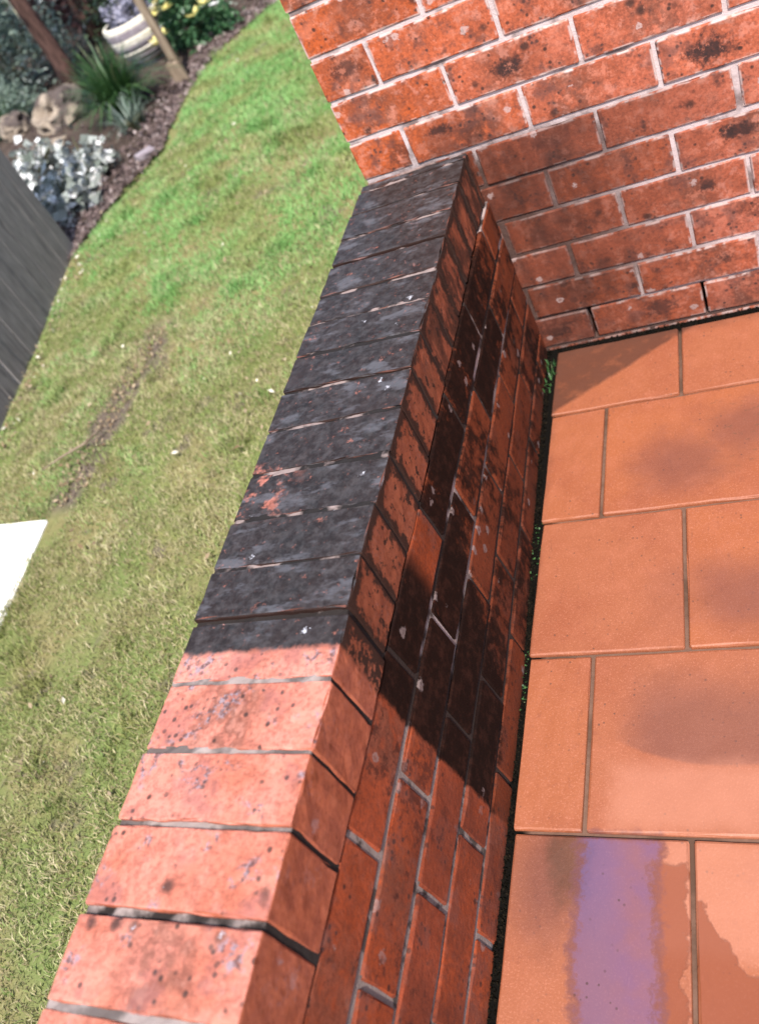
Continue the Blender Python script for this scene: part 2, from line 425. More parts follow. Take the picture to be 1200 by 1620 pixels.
M = dict(
    house=brick_mat('house_brick', 'house'), cap=brick_mat('cap_brick', 'cap'), side=brick_mat('wall_brick', 'side'),
    hmortar=mortar_mat('house_mortar', 'house'), mortar=mortar_mat('wall_mortar', 'side'), cmortar=cap_mortar_mat(),
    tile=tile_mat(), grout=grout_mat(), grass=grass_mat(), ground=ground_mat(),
    fence=plain_mat('weathered_timber', (.185, .166, .162), (.295, .268, .262), 40, .95, .5, .003, .05, (3, 3, .35), 6, (.13, .118, .118), (.55, .72), .06),
    slab=plain_mat('pale_concrete', (.66, .65, .62), (.78, .77, .74), 30, .85, .4, .002),
    bed=plain_mat('mulch_soil', (.030, .022, .018), (.075, .055, .045), 25, .95, .9, .012, .1),
    chip=leaf_mat('bark_chip', (.045, .030, .026), (.22, .165, .16), (.34, .28, .27), .9, .84, .1),
    litter=leaf_mat('dry_leaf', (.16, .105, .06), (.42, .34, .24), (.66, .62, .52), .8, .82, .15),
    dirt=plain_mat('joint_dirt', (.003, .003, .0025), (.012, .009, .006), 80, 1.0, .8, .004, .0),
    stake=plain_mat('stake_timber', (.12, .085, .06), (.24, .19, .14), 16, .85, .5, .004, .2, (4, 4, .4)),
    bark=plain_mat('tree_bark', (.030, .017, .014), (.085, .048, .040), 18, .95, .9, .015, .1, (2, 2, .5)),
    rock=plain_mat('sandstone', (.17, .135, .105), (.28, .23, .18), 14, .9, .9, .02, .15, (1, 1, 1), 5, (.07, .055, .05), (.48, .60)),
    bandpale=plain_mat('band_pale', (.50, .46, .38), (.66, .62, .53), 25, .8, .3, .003),
    bandgrey=plain_mat('band_grey', (.17, .14, .16), (.25, .22, .24), 25, .8, .3, .003),
    palewood=plain_mat('pale_split_wood', (.46, .43, .29), (.64, .61, .45), 20, .8, .5, .004, .2, (3, 3, .4)),
    strap=leaf_mat('strap_leaf', (.020, .055, .018), (.060, .130, .040), (.16, .19, .09), .45, .93),
    silver=leaf_mat('silver_leaf', (.10, .12, .10), (.46, .48, .47), (.76, .76, .76), .65, .60),
    greyleaf=leaf_mat('grey_green_leaf', (.070, .105, .080), (.22, .28, .23), (.42, .46, .42), .6, .88),
    darkleaf=leaf_mat('dark_leaf', (.022, .044, .022), (.070, .105, .048), (.17, .20, .12), .45, .90),
    redleaf=leaf_mat('plum_leaf', (.030, .014, .015), (.085, .040, .038), None, .5),
    lavender=leaf_mat('lavender_leaf', (.12, .12, .16), (.36, .35, .44), (.60, .58, .66), .6, .85),
    green=leaf_mat('bright_leaf', (.022, .075, .030), (.075, .165, .075), (.30, .36, .30), .45, .90),
    petal=leaf_mat('yellow_petal', (.55, .46, .12), (.70, .64, .30), None, .6),
    white=leaf_mat('white_petal', (.60, .60, .60), (.72, .72, .74), None, .6),
    stem=plain_mat('plant_stem', (.035, .04, .02), (.08, .075, .04), 40, .8, .3, .003),
    rail=plain_mat('fence_rail_timber', (.09, .075, .065), (.16, .14, .12), 14, .9, .5, .004, .15, (3, 3, 3)),
)
def side_clad_mat():
    t = NT('house_side_brick')
    P = t.sep(t.pos())
    cmb = t.new('ShaderNodeCombineXYZ'); t.put(cmb.inputs[0], P[1]); t.put(cmb.inputs[1], P[2])
    b = t.new('ShaderNodeTexBrick'); t.put(b.inputs['Vector'], cmb.outputs[0])
    b.inputs['Scale'].default_value = 1; b.inputs['Brick Width'].default_value = .24; b.inputs['Row Height'].default_value = .086
    b.inputs['Mortar Size'].default_value = .005
    b.inputs['Color1'].default_value = (.36, .09, .035, 1); b.inputs['Color2'].default_value = (.26, .075, .04, 1); b.inputs['Mortar'].default_value = (.5, .45, .44, 1)
    return t.out(b.outputs[0], .85, t.bump(b.outputs[1], .6, -.004), .25)
M['clad'] = side_clad_mat()

# ------------------------------------------------------------------ mesh helpers
def link(o, parent=None):
    col.objects.link(o)
    if parent is not None: o.parent = parent
    return o
def tag(o, label=None, cat=None, group=None, kind=None):
    if label: o['label'] = label
    if cat: o['category'] = cat
    if group: o['group'] = group
    if kind: o['kind'] = kind
    return o
def empty(name, loc=(0, 0, 0), rz=0.0):
    e = bpy.data.objects.new(name, None); e.location = loc; e.rotation_euler = (0, 0, rz); e.empty_display_size = .1
    return link(e)
def mesh_from(name, verts, faces, mat, smooth=False):
    me = bpy.data.meshes.new(name); me.from_pydata([tuple(v) for v in verts], [], [tuple(f) for f in faces]); me.update()
    me.materials.append(mat)
    if smooth:
        me.polygons.foreach_set('use_smooth', [True] * len(me.polygons))
    return me
def obj(name, me, parent=None, loc=(0, 0, 0), rot=(0, 0, 0), scl=(1, 1, 1)):
    o = bpy.data.objects.new(name, me); o.location = loc; o.rotation_euler = rot; o.scale = scl
    return link(o, parent)

def cut_box(name, dims, cells, mat, rim=.004, rnd=.0022, chip=.003, wob=.0006, seed=0):
    """a box with a narrow rim loop on every edge: corners rounded, arrises chipped"""
    rg = np.random.default_rng(seed)
    h = [d / 2 for d in dims]
    ax = []
    for a in range(3):
        inner = np.linspace(-h[a] + rim, h[a] - rim, cells[a] + 1)
        ax.append(np.concatenate([[-h[a]], inner, [h[a]]]))
    n = [len(a) - 1 for a in ax]
    idx = {}; V = []
    def vid(i, j, k):
        key = (i, j, k)
        if key not in idx:
            p = np.array([ax[0][i], ax[1][j], ax[2][k]])
            ex = [(-1 if q == 0 else (1 if q == n[a] else 0)) for a, q in enumerate(key)]
            ne = sum(1 for e in ex if e)
            if ne >= 2:
                c = rnd * (.55 if ne == 2 else .8) + max(0, rg.normal(0, 1) - .7) * chip
                for a in range(3): p[a] -= ex[a] * c * rg.uniform(.7, 1.3)
            else:
                for a in range(3): p[a] += rg.normal(0, wob)
            idx[key] = len(V); V.append(p)
        return idx[key]
    F = []
    for a in range(3):
        b, c = (a + 1) % 3, (a + 2) % 3
        for side in (0, n[a]):
            for u in range(n[b]):
                for v in range(n[c]):
                    q = []
                    for du, dv in ((0, 0), (1, 0), (1, 1), (0, 1)):
                        k = [0, 0, 0]; k[a] = side; k[b] = u + du; k[c] = v + dv; q.append(vid(*k))
                    F.append(q if side else q[::-1])
    return mesh_from(name, V, F, mat, False)

def box_mesh(name, x0, x1, y0, y1, z0, z1, mat, bevel=0.0):
    bm = bmesh.new(); bmesh.ops.create_cube(bm, size=1)
    for v in bm.verts:
        v.co = Vector((x0 + (v.co.x + .5) * (x1 - x0), y0 + (v.co.y + .5) * (y1 - y0), z0 + (v.co.z + .5) * (z1 - z0)))
    if bevel: bmesh.ops.bevel(bm, geom=bm.edges[:], offset=bevel, segments=2, affect='EDGES', profile=.6)
    me = bpy.data.meshes.new(name); bm.to_mesh(me); bm.free(); me.materials.append(mat); return me
def boxes_mesh(name, bl, mat):
    V = []; F = []
    for (x0, x1, y0, y1, z0, z1) in bl:
        b = len(V)
        V += [(x0, y0, z0), (x1, y0, z0), (x1, y1, z0), (x0, y1, z0), (x0, y0, z1), (x1, y0, z1), (x1, y1, z1), (x0, y1, z1)]
        F += [tuple(b + i for i in f) for f in ((3, 2, 1, 0), (4, 5, 6, 7), (0, 1, 5, 4), (1, 2, 6, 5), (2, 3, 7, 6), (3, 0, 4, 7))]
    return mesh_from(name, V, F, mat)

def np_mesh(name, V, F, mat, attrs=None, smooth=False):
    """V (n,3), F (m,k) numpy; attrs: dict of per-vertex float arrays"""
    me = bpy.data.meshes.new(name)
    n, k = F.shape
    me.vertices.add(len(V)); me.vertices.foreach_set('co', V.astype(np.float32).ravel())
    me.loops.add(n * k); me.loops.foreach_set('vertex_index', F.astype(np.int32).ravel())
    me.polygons.add(n); me.polygons.foreach_set('loop_start', np.arange(0, n * k, k, dtype=np.int32))
    me.update(calc_edges=True)
    if attrs:
        for a, vals in attrs.items():
            at = me.attributes.new(a, 'FLOAT', 'POINT'); at.data.foreach_set('value', vals.astype(np.float32))
    me.materials.append(mat); me.validate()
    return me

def vnoise(x, y, s, seed=0):
    """cheap smooth 2-D value noise, 0..1"""
    rg = np.random.default_rng(seed); T = rg.random((64, 64))
    x = np.asarray(x) * s + 17.3; y = np.asarray(y) * s + 5.1
    i = np.floor(x).astype(int); j = np.floor(y).astype(int); fx = x - i; fy = y - j
    fx = fx * fx * (3 - 2 * fx); fy = fy * fy * (3 - 2 * fy)
    g = lambda a, b: T[a % 64, b % 64]
    return (g(i, j) * (1 - fx) + g(i + 1, j) * fx) * (1 - fy) + (g(i, j + 1) * (1 - fx) + g(i + 1, j + 1) * fx) * fy

def blades(P, length, width, lean, rg, dirs=None):
    """upright grass blades: 5 verts (quad + tip) each as 2 quads/tri -> 3 tris; returns V, F(tri), owner"""
    n = len(P)
    a = rg.uniform(0, 2 * np.pi, n); d = np.c_[np.cos(a), np.sin(a), np.zeros(n)]
    b = rg.uniform(0, 2 * np.pi, n); w = np.c_[np.cos(b), np.sin(b), np.zeros(n)] * (width / 2)[:, None]
    up = np.c_[np.zeros(n), np.zeros(n), np.ones(n)]
    l = length[:, None]; le = lean[:, None]
    mid = P + up * l * .55 * np.sqrt(np.clip(1 - le ** 2 * .3, .1, 1)) + d * l * le * .30
    tip = P + up * l * (1 - le * .45) + d * l * le * .95
    V = np.stack([P - w, P + w, mid + w * .8, mid - w * .8, tip], 1).reshape(-1, 3)
    o = (np.arange(n) * 5)[:, None]
    F = np.concatenate([o + np.array([[0, 1, 2]]), o + np.array([[0, 2, 3]]), o + np.array([[3, 2, 4]])], 0)
    return V, F, np.repeat(np.arange(n), 5)

def leaves(P, size, rg, aspect=.5, updir=.4, droop=.2):
    """folded leaf quads (two tris along the midrib)"""
    n = len(P)
    d = rg.normal(0, 1, (n, 3)); d[:, 2] = d[:, 2] * .5 + updir * 0.5; d /= np.linalg.norm(d, axis=1)[:, None]
    q = rg.normal(0, 1, (n, 3)); q -= (q * d).sum(1)[:, None] * d; q /= np.linalg.norm(q, axis=1)[:, None]
    nn = np.cross(d, q)
    s = size[:, None]
    base = P - d * s * .5; tip = P + d * s * .5 - np.array([[0, 0, 1]]) * s * droop
    L = P + q * s * aspect * .5 + nn * s * .08; R = P - q * s * aspect * .5 + nn * s * .08
    V = np.stack([base, R, tip, L], 1).reshape(-1, 3)
    o = (np.arange(n) * 4)[:, None]
    F = np.concatenate([o + np.array([[0, 1, 2]]), o + np.array([[0, 2, 3]])], 0)
    return V, F, np.repeat(np.arange(n), 4)

def tube(path, radii, sides=8, rough=0.0, seed=0):
    rg = np.random.default_rng(seed); path = np.array(path, float); V = []; F = []
    for i, p in enumerate(path):
        t = path[min(i + 1, len(path) - 1)] - path[max(i - 1, 0)]; t /= np.linalg.norm(t)
        a = np.cross(t, [0.31, .77, .2]); a /= np.linalg.norm(a); b = np.cross(t, a)
        for k in range(sides):
            an = 2 * np.pi * k / sides; r = radii[i] * (1 + rg.normal(0, rough))
            V.append(p + (a * np.cos(an) + b * np.sin(an)) * r)
    for i in range(len(path) - 1):
        for k in range(sides):
            F.append((i * sides + k, i * sides + (k + 1) % sides, (i + 1) * sides + (k + 1) % sides, (i + 1) * sides + k))
    F.append(tuple(range(sides))[::-1]); F.append(tuple((len(path) - 1) * sides + k for k in range(sides)))
    return V, F

C = .086; CAPZ = 6 * C        # brick course height; top of the low wall
GZ = -.10                     # lawn level (patio is 0)

# ================================================================== SETTING
# ---- ground: one sheet to the horizon, finely bumped near the wall
gx = np.concatenate([[-150, -60, -20, -10], np.linspace(-8, -.24, 60), [2, 10, 40, 150]])
gy = np.concatenate([[-150, -50, -15, -5], np.linspace(-3, 9, 80), [14, 30, 70, 150]])
XX, YY = np.meshgrid(gx, gy, indexing='ij')
ZZ = GZ - .012 + (vnoise(XX, YY, 1.3, 3) - .5) * .03
ZZ[(XX > -.5)] = GZ - .02
ni, nj = XX.shape
V = np.stack([XX, YY, ZZ], -1).reshape(-1, 3)
ii, jj = np.meshgrid(np.arange(ni - 1), np.arange(nj - 1), indexing='ij')
a = (ii * nj + jj).ravel()
F = np.stack([a, a + nj, a + nj + 1, a + 1], 1)
ground = obj('ground', np_mesh('ground', V, F, M['ground'])); tag(ground, kind='structure')

# ---- garden bed edge (lawn to the right of this line)
EDGE = [(-3.0, -9.), (-2.51, 1.67), (-2.50, 2.08), (-2.40, 2.51), (-2.50, 3.0), (-2.55, 3.47), (-2.50, 3.95), (-2.24, 4.45), (-1.95, 5.2), (-1.7, 6.2), (-1.2, 9.0)]
ey = np.array([e[1] for e in EDGE]); exx = np.array([e[0] for e in EDGE])
def edge_x(y): return np.interp(y, ey, exx)

# ---- garden bed: mulch sheet
us = np.linspace(0, 1, 46); ys = np.linspace(1.2, 16, 90)
UU, YB = np.meshgrid(us, ys, indexing='ij')
XB = edge_x(np.minimum(YB, 9)) - UU ** 1.6 * 16 + (vnoise(YB, YB * 0, 9, 5) - .5) * .07 * (1 - UU)
ZB = GZ - .004 + .035 * np.minimum(1, UU * 9) + (vnoise(XB, YB, 4, 8) - .5) * .05 * np.minimum(1, UU * 9)
ni, nj = XB.shape
a = (np.arange(ni - 1)[:, None] * nj + np.arange(nj - 1)[None, :]).ravel()
F = np.stack([a, a + 1, a + nj + 1, a + nj], 1)
bed = obj('garden_bed', np_mesh('garden_bed', np.stack([XB, YB, ZB], -1).reshape(-1, 3), F, M['bed'])); tag(bed, kind='structure')

# ---- patio: grout bed with single terracotta tiles
patio = obj('patio', box_mesh('patio', .001, 1.95, -2.70, -.001, -.25, -.0075, M['grout'])); tag(patio, kind='structure')
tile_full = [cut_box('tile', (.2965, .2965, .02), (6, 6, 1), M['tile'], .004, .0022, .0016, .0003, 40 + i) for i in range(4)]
rowy = [-.022, -.2385, -.540, -.8435, -1.1485, -1.452, -1.755, -2.058, -2.361, -2.664]
for r in range(len(rowy) - 1):
    y1, y0 = rowy[r], rowy[r + 1]
    first = .3035 if r % 2 == 0 else .153
    xs = [(.030 + .004 * r) if r < 6 else .05, first]
    while xs[-1] < 1.9: xs.append(xs[-1] + .3035)
    for k in range(len(xs) - 1):
        w = xs[k + 1] - xs[k] - .0065; d = y1 - y0 - .0065
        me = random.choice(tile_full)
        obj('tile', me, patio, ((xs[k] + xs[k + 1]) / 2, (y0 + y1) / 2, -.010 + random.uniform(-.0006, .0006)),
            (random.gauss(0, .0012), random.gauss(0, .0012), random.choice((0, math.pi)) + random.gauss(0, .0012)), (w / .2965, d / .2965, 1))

# ================================================================== HOUSE WALL
house = empty('brick_house', (-.23, 0, GZ))
tag(house, 'tall red brick house wall with pale mortar joints at the far end of the patio', 'house')
def hpart(name, me, loc, rot=(0, 0, 0), scl=(1, 1, 1)):
    o = obj(name, me, house, (loc[0] + .23, loc[1], loc[2] - GZ), rot, scl); return o
HX1, HZN = 1.93, 20
bl = []
for c in range(-2, HZN):
    z0, z1 = c * C, (c + 1) * C
    if c != 0:
        bl.append((-.2268, HX1, .0032, .20, z0, z1))
    else:   # bottom course: two weep holes with the mortar left out
        x = -.2268
        for wx in (.125, .365):
            bl.append((x, wx - .006, .0045, .12, z0, z1)); x = wx + .006
        bl.append((x, HX1, .0045, .12, z0, z1)); bl.append((-.2268, HX1, .12, .20, z0, z1))
hpart('mortar', boxes_mesh('mortar', [(q[0] + 0, q[1], q[2], q[3], q[4], q[5]) for q in bl], M['hmortar']), (0, 0, 0))
hb_full = [cut_box('brick', (.2320, .10, .0778), (7, 1, 2), M['house'], .0026, .0014, .0020, .0004, 100 + i) for i in range(7)]
hb_head = [cut_box('brick', (.1115, .10, .0778), (4, 1, 2), M['house'], .0026, .0014, .0020, .0004, 120 + i) for i in range(4)]
for c in range(-1, HZN):
    zc = (c + .5) * C
    odd = (c % 2 == 0)            # courses that begin with a half brick at the corner
    x = -.23
    if odd:
        hpart('brick', random.choice(hb_head), (x + .055, .05 + random.gauss(0, .0008), zc), (0, 0, random.gauss(0, .002)))
        x += .1195
    while x + .23 < HX1 + .02:
        hpart('brick', random.choice(hb_full), (x + .115 + random.gauss(0, .0012),   .05 + random.gauss(0, .0006), zc + random.gauss(0, .0007)),
              (random.gauss(0, .003), random.gauss(0, .0025) + random.choice((0, math.pi)), random.gauss(0, .0012)))
        x += .24
hpart('side_wall', box_mesh('side_wall', -.2285, HX1, .205, 6.0, -.2, HZN * C, M['clad']), (0, 0, 0))

# ================================================================== LOW GARDEN WALL
wall = empty('low_brick_wall', (-.115, -1.3, GZ))
tag(wall, 'low red brick wall with a header capping, half blackened by grime and half washed clean', 'wall')
def wpart(name, me, loc, rot=(0, 0, 0), scl=(1, 1, 1)):
    return obj(name, me, wall, (loc[0] + .115, loc[1] + 1.3, loc[2] - GZ), rot, scl)
WY0 = -2.72
def batter(y, z):           # the patio face leans out a little towards its foot and towards the near end
    return max(0.0, min(.034, .004 - .0300 * y)) * max(0.0, min(1.15, (.40 - z) / .40))
V_ = []; F_ = []
zs_ = [.4005, .30, .20, .10, 0.0, -.25]; ys_ = [-.001 + (WY0 + .001) * i / 12 for i in range(13)]
for y_ in ys_:
    for z_ in zs_: V_.append((-.0034 + batter(y_, z_), y_, z_))
    V_ += [(-.2262, y_, .4005), (-.2262, y_, -.25)]
nz = len(zs_) + 2
for i in range(12):
    a_, b_ = i * nz, (i + 1) * nz
    for j in range(len(zs_) - 1): F_.append((a_ + j, a_ + j + 1, b_ + j + 1, b_ + j))
    F_.append((a_ + nz - 2, a_, b_, b_ + nz - 2)); F_.append((a_ + nz - 1, a_ + nz - 2, b_ + nz - 2, b_ + nz - 1))
wpart('mortar', mesh_from('mortar', V_, F_, M['mortar']), (0, 0, 0))
ws = [cut_box('brick', (.2310, .10, .0775), (7, 1, 2), M['side'], .0026, .0014, .0022, .0005, 200 + i) for i in range(7)]
beds = [.405, .317, .2285, .140, .0515, -.037, -.1255]
for c in range(6):
    z1, z0 = beds[c] - .0055, beds[c + 1] + .0055
    off = -.830 if c % 2 == 0 else -.7205
    for face in (0, 1):
        y = off + .242 * 5 + (0.02 if face else 0)
        while y > WY0 - .02:
            a1 = min(y - .005, -.004); a0 = max(y - .237, WY0)
            if a1 - a0 > .03:
                xc = (-.05 + batter((a0 + a1) / 2, (z0 + z1) / 2) if face == 0 else -.18) + random.gauss(0, .0006)
                wpart('brick', random.choice(ws), (xc, (a0 + a1) / 2, (z0 + z1) / 2 + random.gauss(0, .0006)),
                      (random.choice((0, math.pi)) - (math.atan(batter((a0 + a1) / 2, 0.0) / .40) if face == 0 else 0) + random.gauss(0, .003), random.gauss(0, .003), math.pi / 2 + random.gauss(0, .0012) + (.0300 if face == 0 and a0 > -1.05 else 0) * (.40 - (z0 + z1) / 2) / .40), ((a1 - a0) / .231, 1, (z1 - z0) / .0775))
            y -= .242
# capping: bricks on edge across the wall, joints where the photograph has them
jr = [-.006, -.031, -.118, -.210, -.294, -.392, -.474, -.562, -.649, -.734, -.829, -.920, -1.005, -1.089, -1.184, -1.273, -1.357, -1.449, -1.540]
jl = [-.010, -.039, -.122, -.212, -.297, -.391, -.469, -.559, -.646, -.738, -.827, -.918, -1.007, -1.092, -1.180, -1.271, -1.356, -1.450, -1.541]
while jr[-1] > WY0 + .05:
    jr.append(jr[-1] - .0895 + random.gauss(0, .002)); jl.append(jl[-1] - .0895 + random.gauss(0, .002))
capb = [cut_box('brick', (.231, .0775, .110), (12, 4, 5), M['cap'], .0026, .0013, .0022, .0005, 300 + i) for i in range(8)]
gapw = {0: .007, 3: .006, 4: .008, 7: .007, 8: .007, 13: .009, 16: .0065, 17: .0095, 18: .008}
deep = {13: .007, 16: .0042, 17: .0055, 4: .006, 8: .0045}
xo = [-.006, -.007, -.007, -.005, -.005, -.004, -.004, -.003, -.003, -.001, -.002, -.003, -.002, .001, .002, .001, .001, .000]
for k in range(len(jr) - 1):
    g0, g1 = gapw.get(k, .0052), gapw.get(k + 1, .0052)
    y1 = (jr[k] + jl[k]) / 2 - g0 / 2; y0 = (jr[k + 1] + jl[k + 1]) / 2 + g1 / 2
    sk = ((jr[k] + jr[k + 1]) - (jl[k] + jl[k + 1])) / 2 / .23
    xx = xo[k] if k < len(xo) else random.gauss(0, .002)
    wpart('brick', capb[k % 8], (-.115 + xx, (y0 + y1) / 2, CAPZ - .055 + random.gauss(0, .0008)),
          (random.gauss(0, .003), random.gauss(0, .002), sk), (1.0, (y1 - y0) / .0775, 1.0))
    # mortar in the joint below this brick
    dz = deep.get(k + 1, random.uniform(.0012, .0028))
    yj = (jr[k + 1] + jl[k + 1]) / 2; wj = g1 / 2 + .005
    hj = CAPZ - dz - .402
    me = cut_box('joint', (.2265, wj * 2, hj), (14, 1, 1), M['cmortar'], .002, .0008, .0016, .0010, 500 + k)
    wpart('mortar_joint', me, (-.1155 + xx, yj, .402 + hj / 2), (0, 0, sk))

# dirt packed into the open gap at the foot of both walls (crumbs: uncountable)
n = 7000
gy_ = -RNG.random(n) * 2.6; gxx = np.clip(.004 - .0300 * gy_, 0, .034) + RNG.random(n) * .012 ; half = RNG.random(n) < .30
gxx = np.where(half, RNG.random(n) * 1.7, gxx); gy_ = np.where(half, -RNG.random(n) * .020, gy_)
Vc, Fc, ow = leaves(np.c_[gxx, gy_, -.009 + RNG.random(n) * .006], RNG.uniform(.002, .006, n), RNG, .9, .2, 0)
d = obj('gap_dirt', np_mesh('gap_dirt', Vc, Fc, M['dirt'])); tag(d, 'black crumbly dirt packed in the gap at the foot of both walls', 'dirt', kind='stuff')

# ================================================================== LAWN
def lawn_points(n, x0, x1, y0, y1):
    x = RNG.uniform(x0, x1, n); y = RNG.uniform(y0, y1, n)
    k = (x > edge_x(y) + .03 + (vnoise(x, y, 6, 31) - .5) * .16 + (vnoise(x, y, 22, 32) - .5) * .14)
    k &= ~((x > -.25) & (y > -.01)) & (x < -.24)
    slab_r = -1.59 + (-.19 - y) * .13
    k &= ~((x < slab_r - .012 + (vnoise(x, y, 30, 9) - .5) * .05) & (y < -.195 + (vnoise(x, y, 30, 19) - .5) * .05))
    fence_x = -2.51 + (1.67 - y) * .2578
    k &= ~((x < fence_x + .03) & (y < 1.70))
    w = np.abs(x + 1.565 + (vnoise(x, y, 5, 12) - .5) * .08)
    strip = (w < .03 + .10 * vnoise(x, y, 7, 14) * (y > .05)) & (y > -.3) & (y < .80)
    k &= ~(strip & (RNG.random(n) > .10 + .75 * (vnoise(x, y, 11, 15) > .56)))
    bare = vnoise(x, y, 4.5, 77)
    k &= ~((bare > .70) & (RNG.random(n) > .40))
    b2 = vnoise(x, y, 17, 78)
    k &= ~((b2 > .78) & (RNG.random(n) > .45))
    return x[k], y[k]
px, py = [], []
for n, bb in ((230000, (-2.4, -.24, -1.7, 1.2)), (110000, (-2.6, -.24, 1.2, 3.4)), (60000, (-2.7, -.24, 3.4, 6.5))):
    x, y = lawn_points(n, *bb); px.append(x); py.append(y)
px = np.concatenate(px); py = np.concatenate(py); n = len(px)
pz = np.full(n, GZ - .014) + (vnoise(px, py, 1.3, 3) - .5) * .03
clump = vnoise(px, py, 14, 21) * .6 + vnoise(px, py, 4, 22) * .4
L = RNG.uniform(.010, .030, n) * (.45 + 1.0 * clump) * (1 + .12 * np.maximum(0, py))
tuft = np.clip((vnoise(px, py, 9, 66) - .72) * 6, 0, 1) * np.clip((vnoise(px, py, 2.5, 67) - .3) * 3, 0, 1)
L *= 1 + 1.1 * tuft
W = RNG.uniform(.0016, .0036, n) * (1 + .20 * np.maximum(0, py))
Vg, Fg, ow = blades(np.c_[px, py, pz], L, W, RNG.uniform(.25, 1.05, n), RNG)
dryp = np.clip(  .46 + .6 * (vnoise(px, py, 2.2, 41) - .4) - .13 * py + .40 * (vnoise(px, py, 11, 44) - .5), .07, .7)
dryp = dryp * (1 - .75 * tuft)
dry = (RNG.random(n) < dryp).astype(float) * RNG.uniform(.5, 1, n)
tint = np.clip(RNG.normal(.42, .25, n) + (clump - .5) * 1.0 + (vnoise(px, py, 30, 55) - .5) * .6 - .30 * tuft, 0, 1)
lawn = obj('grass', np_mesh('grass', Vg, Fg, M['grass'], dict(tint=tint[ow], dry=dry[ow])))
tag(lawn, 'short patchy green lawn grass between the low wall and the fence', 'grass', kind='stuff')

# fallen leaves: on the lawn and heaped on the bare strip
n = 700
x, y = lawn_points(n, -2.5, -.4, -1.2, 5.5); k1 = len(x)
sx = -1.565 + RNG.normal(0, .045, 420); sy = RNG.uniform(-.15, .75, 420)
fx = RNG.uniform(.03, .14, 160); fy = RNG.uniform(-.1, 1.65, 160); fx = -2.51 + (1.67 - fy) * .2578 + fx
ax_, ay_ = np.concatenate([x, sx, fx]), np.concatenate([y, sy, fy])
sz = np.concatenate([RNG.uniform(.008, .024, k1), RNG.uniform(.008, .022, 420), RNG.uniform(.010, .028, 160)])
zz = GZ + np.concatenate([RNG.uniform(.012, .024, k1), RNG.uniform(-.006, .012, 420), RNG.uniform(.0, .025, 160)])
Vl, Fl, ow = leaves(np.c_[ax_, ay_, zz], sz, RNG, .5, .0, .1)
tl = RNG.random(len(ax_)); tl[k1:k1 + 420] *= .75
o = obj('leaf_litter', np_mesh('leaf_litter', Vl, Fl, M['litter'], dict(tint=tl[ow])))
tag(o, 'small dry fallen leaves scattered over the lawn and its bare strip', 'leaves', kind='stuff')

# bark chips along the bed edge and over the bed
n = 9000
by = np.concatenate([RNG.uniform(1.5, 6.2, n // 2), RNG.uniform(1.5, 8, n - n // 2)])
bx = edge_x(by) - np.concatenate([np.abs(RNG.normal(0, .10, n // 2)) - .05, RNG.uniform(0, 3.5, n - n // 2)])
Vl, Fl, ow = leaves(np.c_[bx, by, np.full(n, GZ + .012) + np.minimum(.045, np.maximum(0, edge_x(by) - bx) * .25) * RNG.uniform(.4, 1.2, n)], RNG.uniform(.02, .055, n), RNG, .45, .0, .05)
tl = RNG.random(n); tl[n // 2:] *= .7; tl[:n // 2] = .25 + .75 * tl[:n // 2]
o = obj('bark_mulch', np_mesh('bark_mulch', Vl, Fl, M['chip'], dict(tint=tl[ow])))
tag(o, 'grey-brown bark mulch strewn over the garden bed and its edge', 'mulch', kind='stuff')

# ================================================================== SLAB, FENCE
sl = [(-1.592, -.188), (-1.97, -.165), (-1.62, -1.7), (-1.395, -1.7)]
bm = bmesh.new()
vb = [bm.verts.new((p[0], p[1], GZ - .06)) for p in sl]; vt = [bm.verts.new((p[0], p[1], GZ - .001)) for p in sl]
bm.faces.new(vt[::1]); bm.faces.new(vb[::-1])
for i in range(4): bm.faces.new((vb[i], vb[(i + 1) % 4], vt[(i + 1) % 4], vt[i]))
bmesh.ops.recalc_face_normals(bm, faces=bm.faces[:])
bmesh.ops.bevel(bm, geom=bm.edges[:], offset=.006, segments=2, affect='EDGES')
me = bpy.data.meshes.new('concrete_slab'); bm.to_mesh(me); bm.free(); me.materials.append(M['slab'])
tag(obj('concrete_slab', me), 'glaring white sunlit concrete slab set in the lawn beside the fence', 'slab')

fd = Vector((.2578, -1.0)).normalized()
frz = math.atan2(fd.y, fd.x)
fence = empty('paling_fence', (-2.51, 1.67, GZ), frz)       # local +x runs towards the camera, local +y faces the lawn
tag(fence, 'weathered grey timber paling fence along the left side of the lawn', 'fence')
FH = 1.55
pal = [cut_box('paling', (.096, .016, FH), (2, 1, 8), M['fence'], .0025, .0008, .0015, .00012, 600 + i) for i in range(5)]
x = .048; k = 0
while x < 3.2:
    obj('paling', pal[k % 5], fence, (x, 0.0 + random.uniform(-.0015, .0015), FH / 2 - .02 + random.uniform(-.01, .01)), (0, random.gauss(0, .003), random.gauss(0, .0015)), (1, 1, 1))
    x += .0985; k += 1
for z in (.35, 1.2):
    obj('rail', box_mesh('rail', .02, 3.2, -.062, -.0125, z - .04, z + .04, M['rail'], .004), fence)
for xp in (.10, 1.7, 3.1):
    obj('post', box_mesh('post', xp - .045, xp + .045, -.155, -.065, -.4, FH - .1, M['rail'], .005), fence)

# ================================================================== GARDEN BED THINGS
BZ = GZ + .03
# timber stake
st = empty('timber_stake', (-2.60, 3.50, GZ)); tag(st, 'brown square timber stake at the edge of the garden bed', 'stake')
obj('stake_shaft', cut_box('stake_shaft', (.05, .05, 1.6), (1, 1, 10), M['stake'], .005, .003, .004, .0015, 700), st, (0, 0, .65), (0.01, -.015, .35))
obj('stake_foot', cut_box('stake_foot', (.085, .075, .16), (2, 2, 2), M['stake'], .01, .006, .006, .004, 701), st, (-.01, .0, .06), (0, 0, .3))
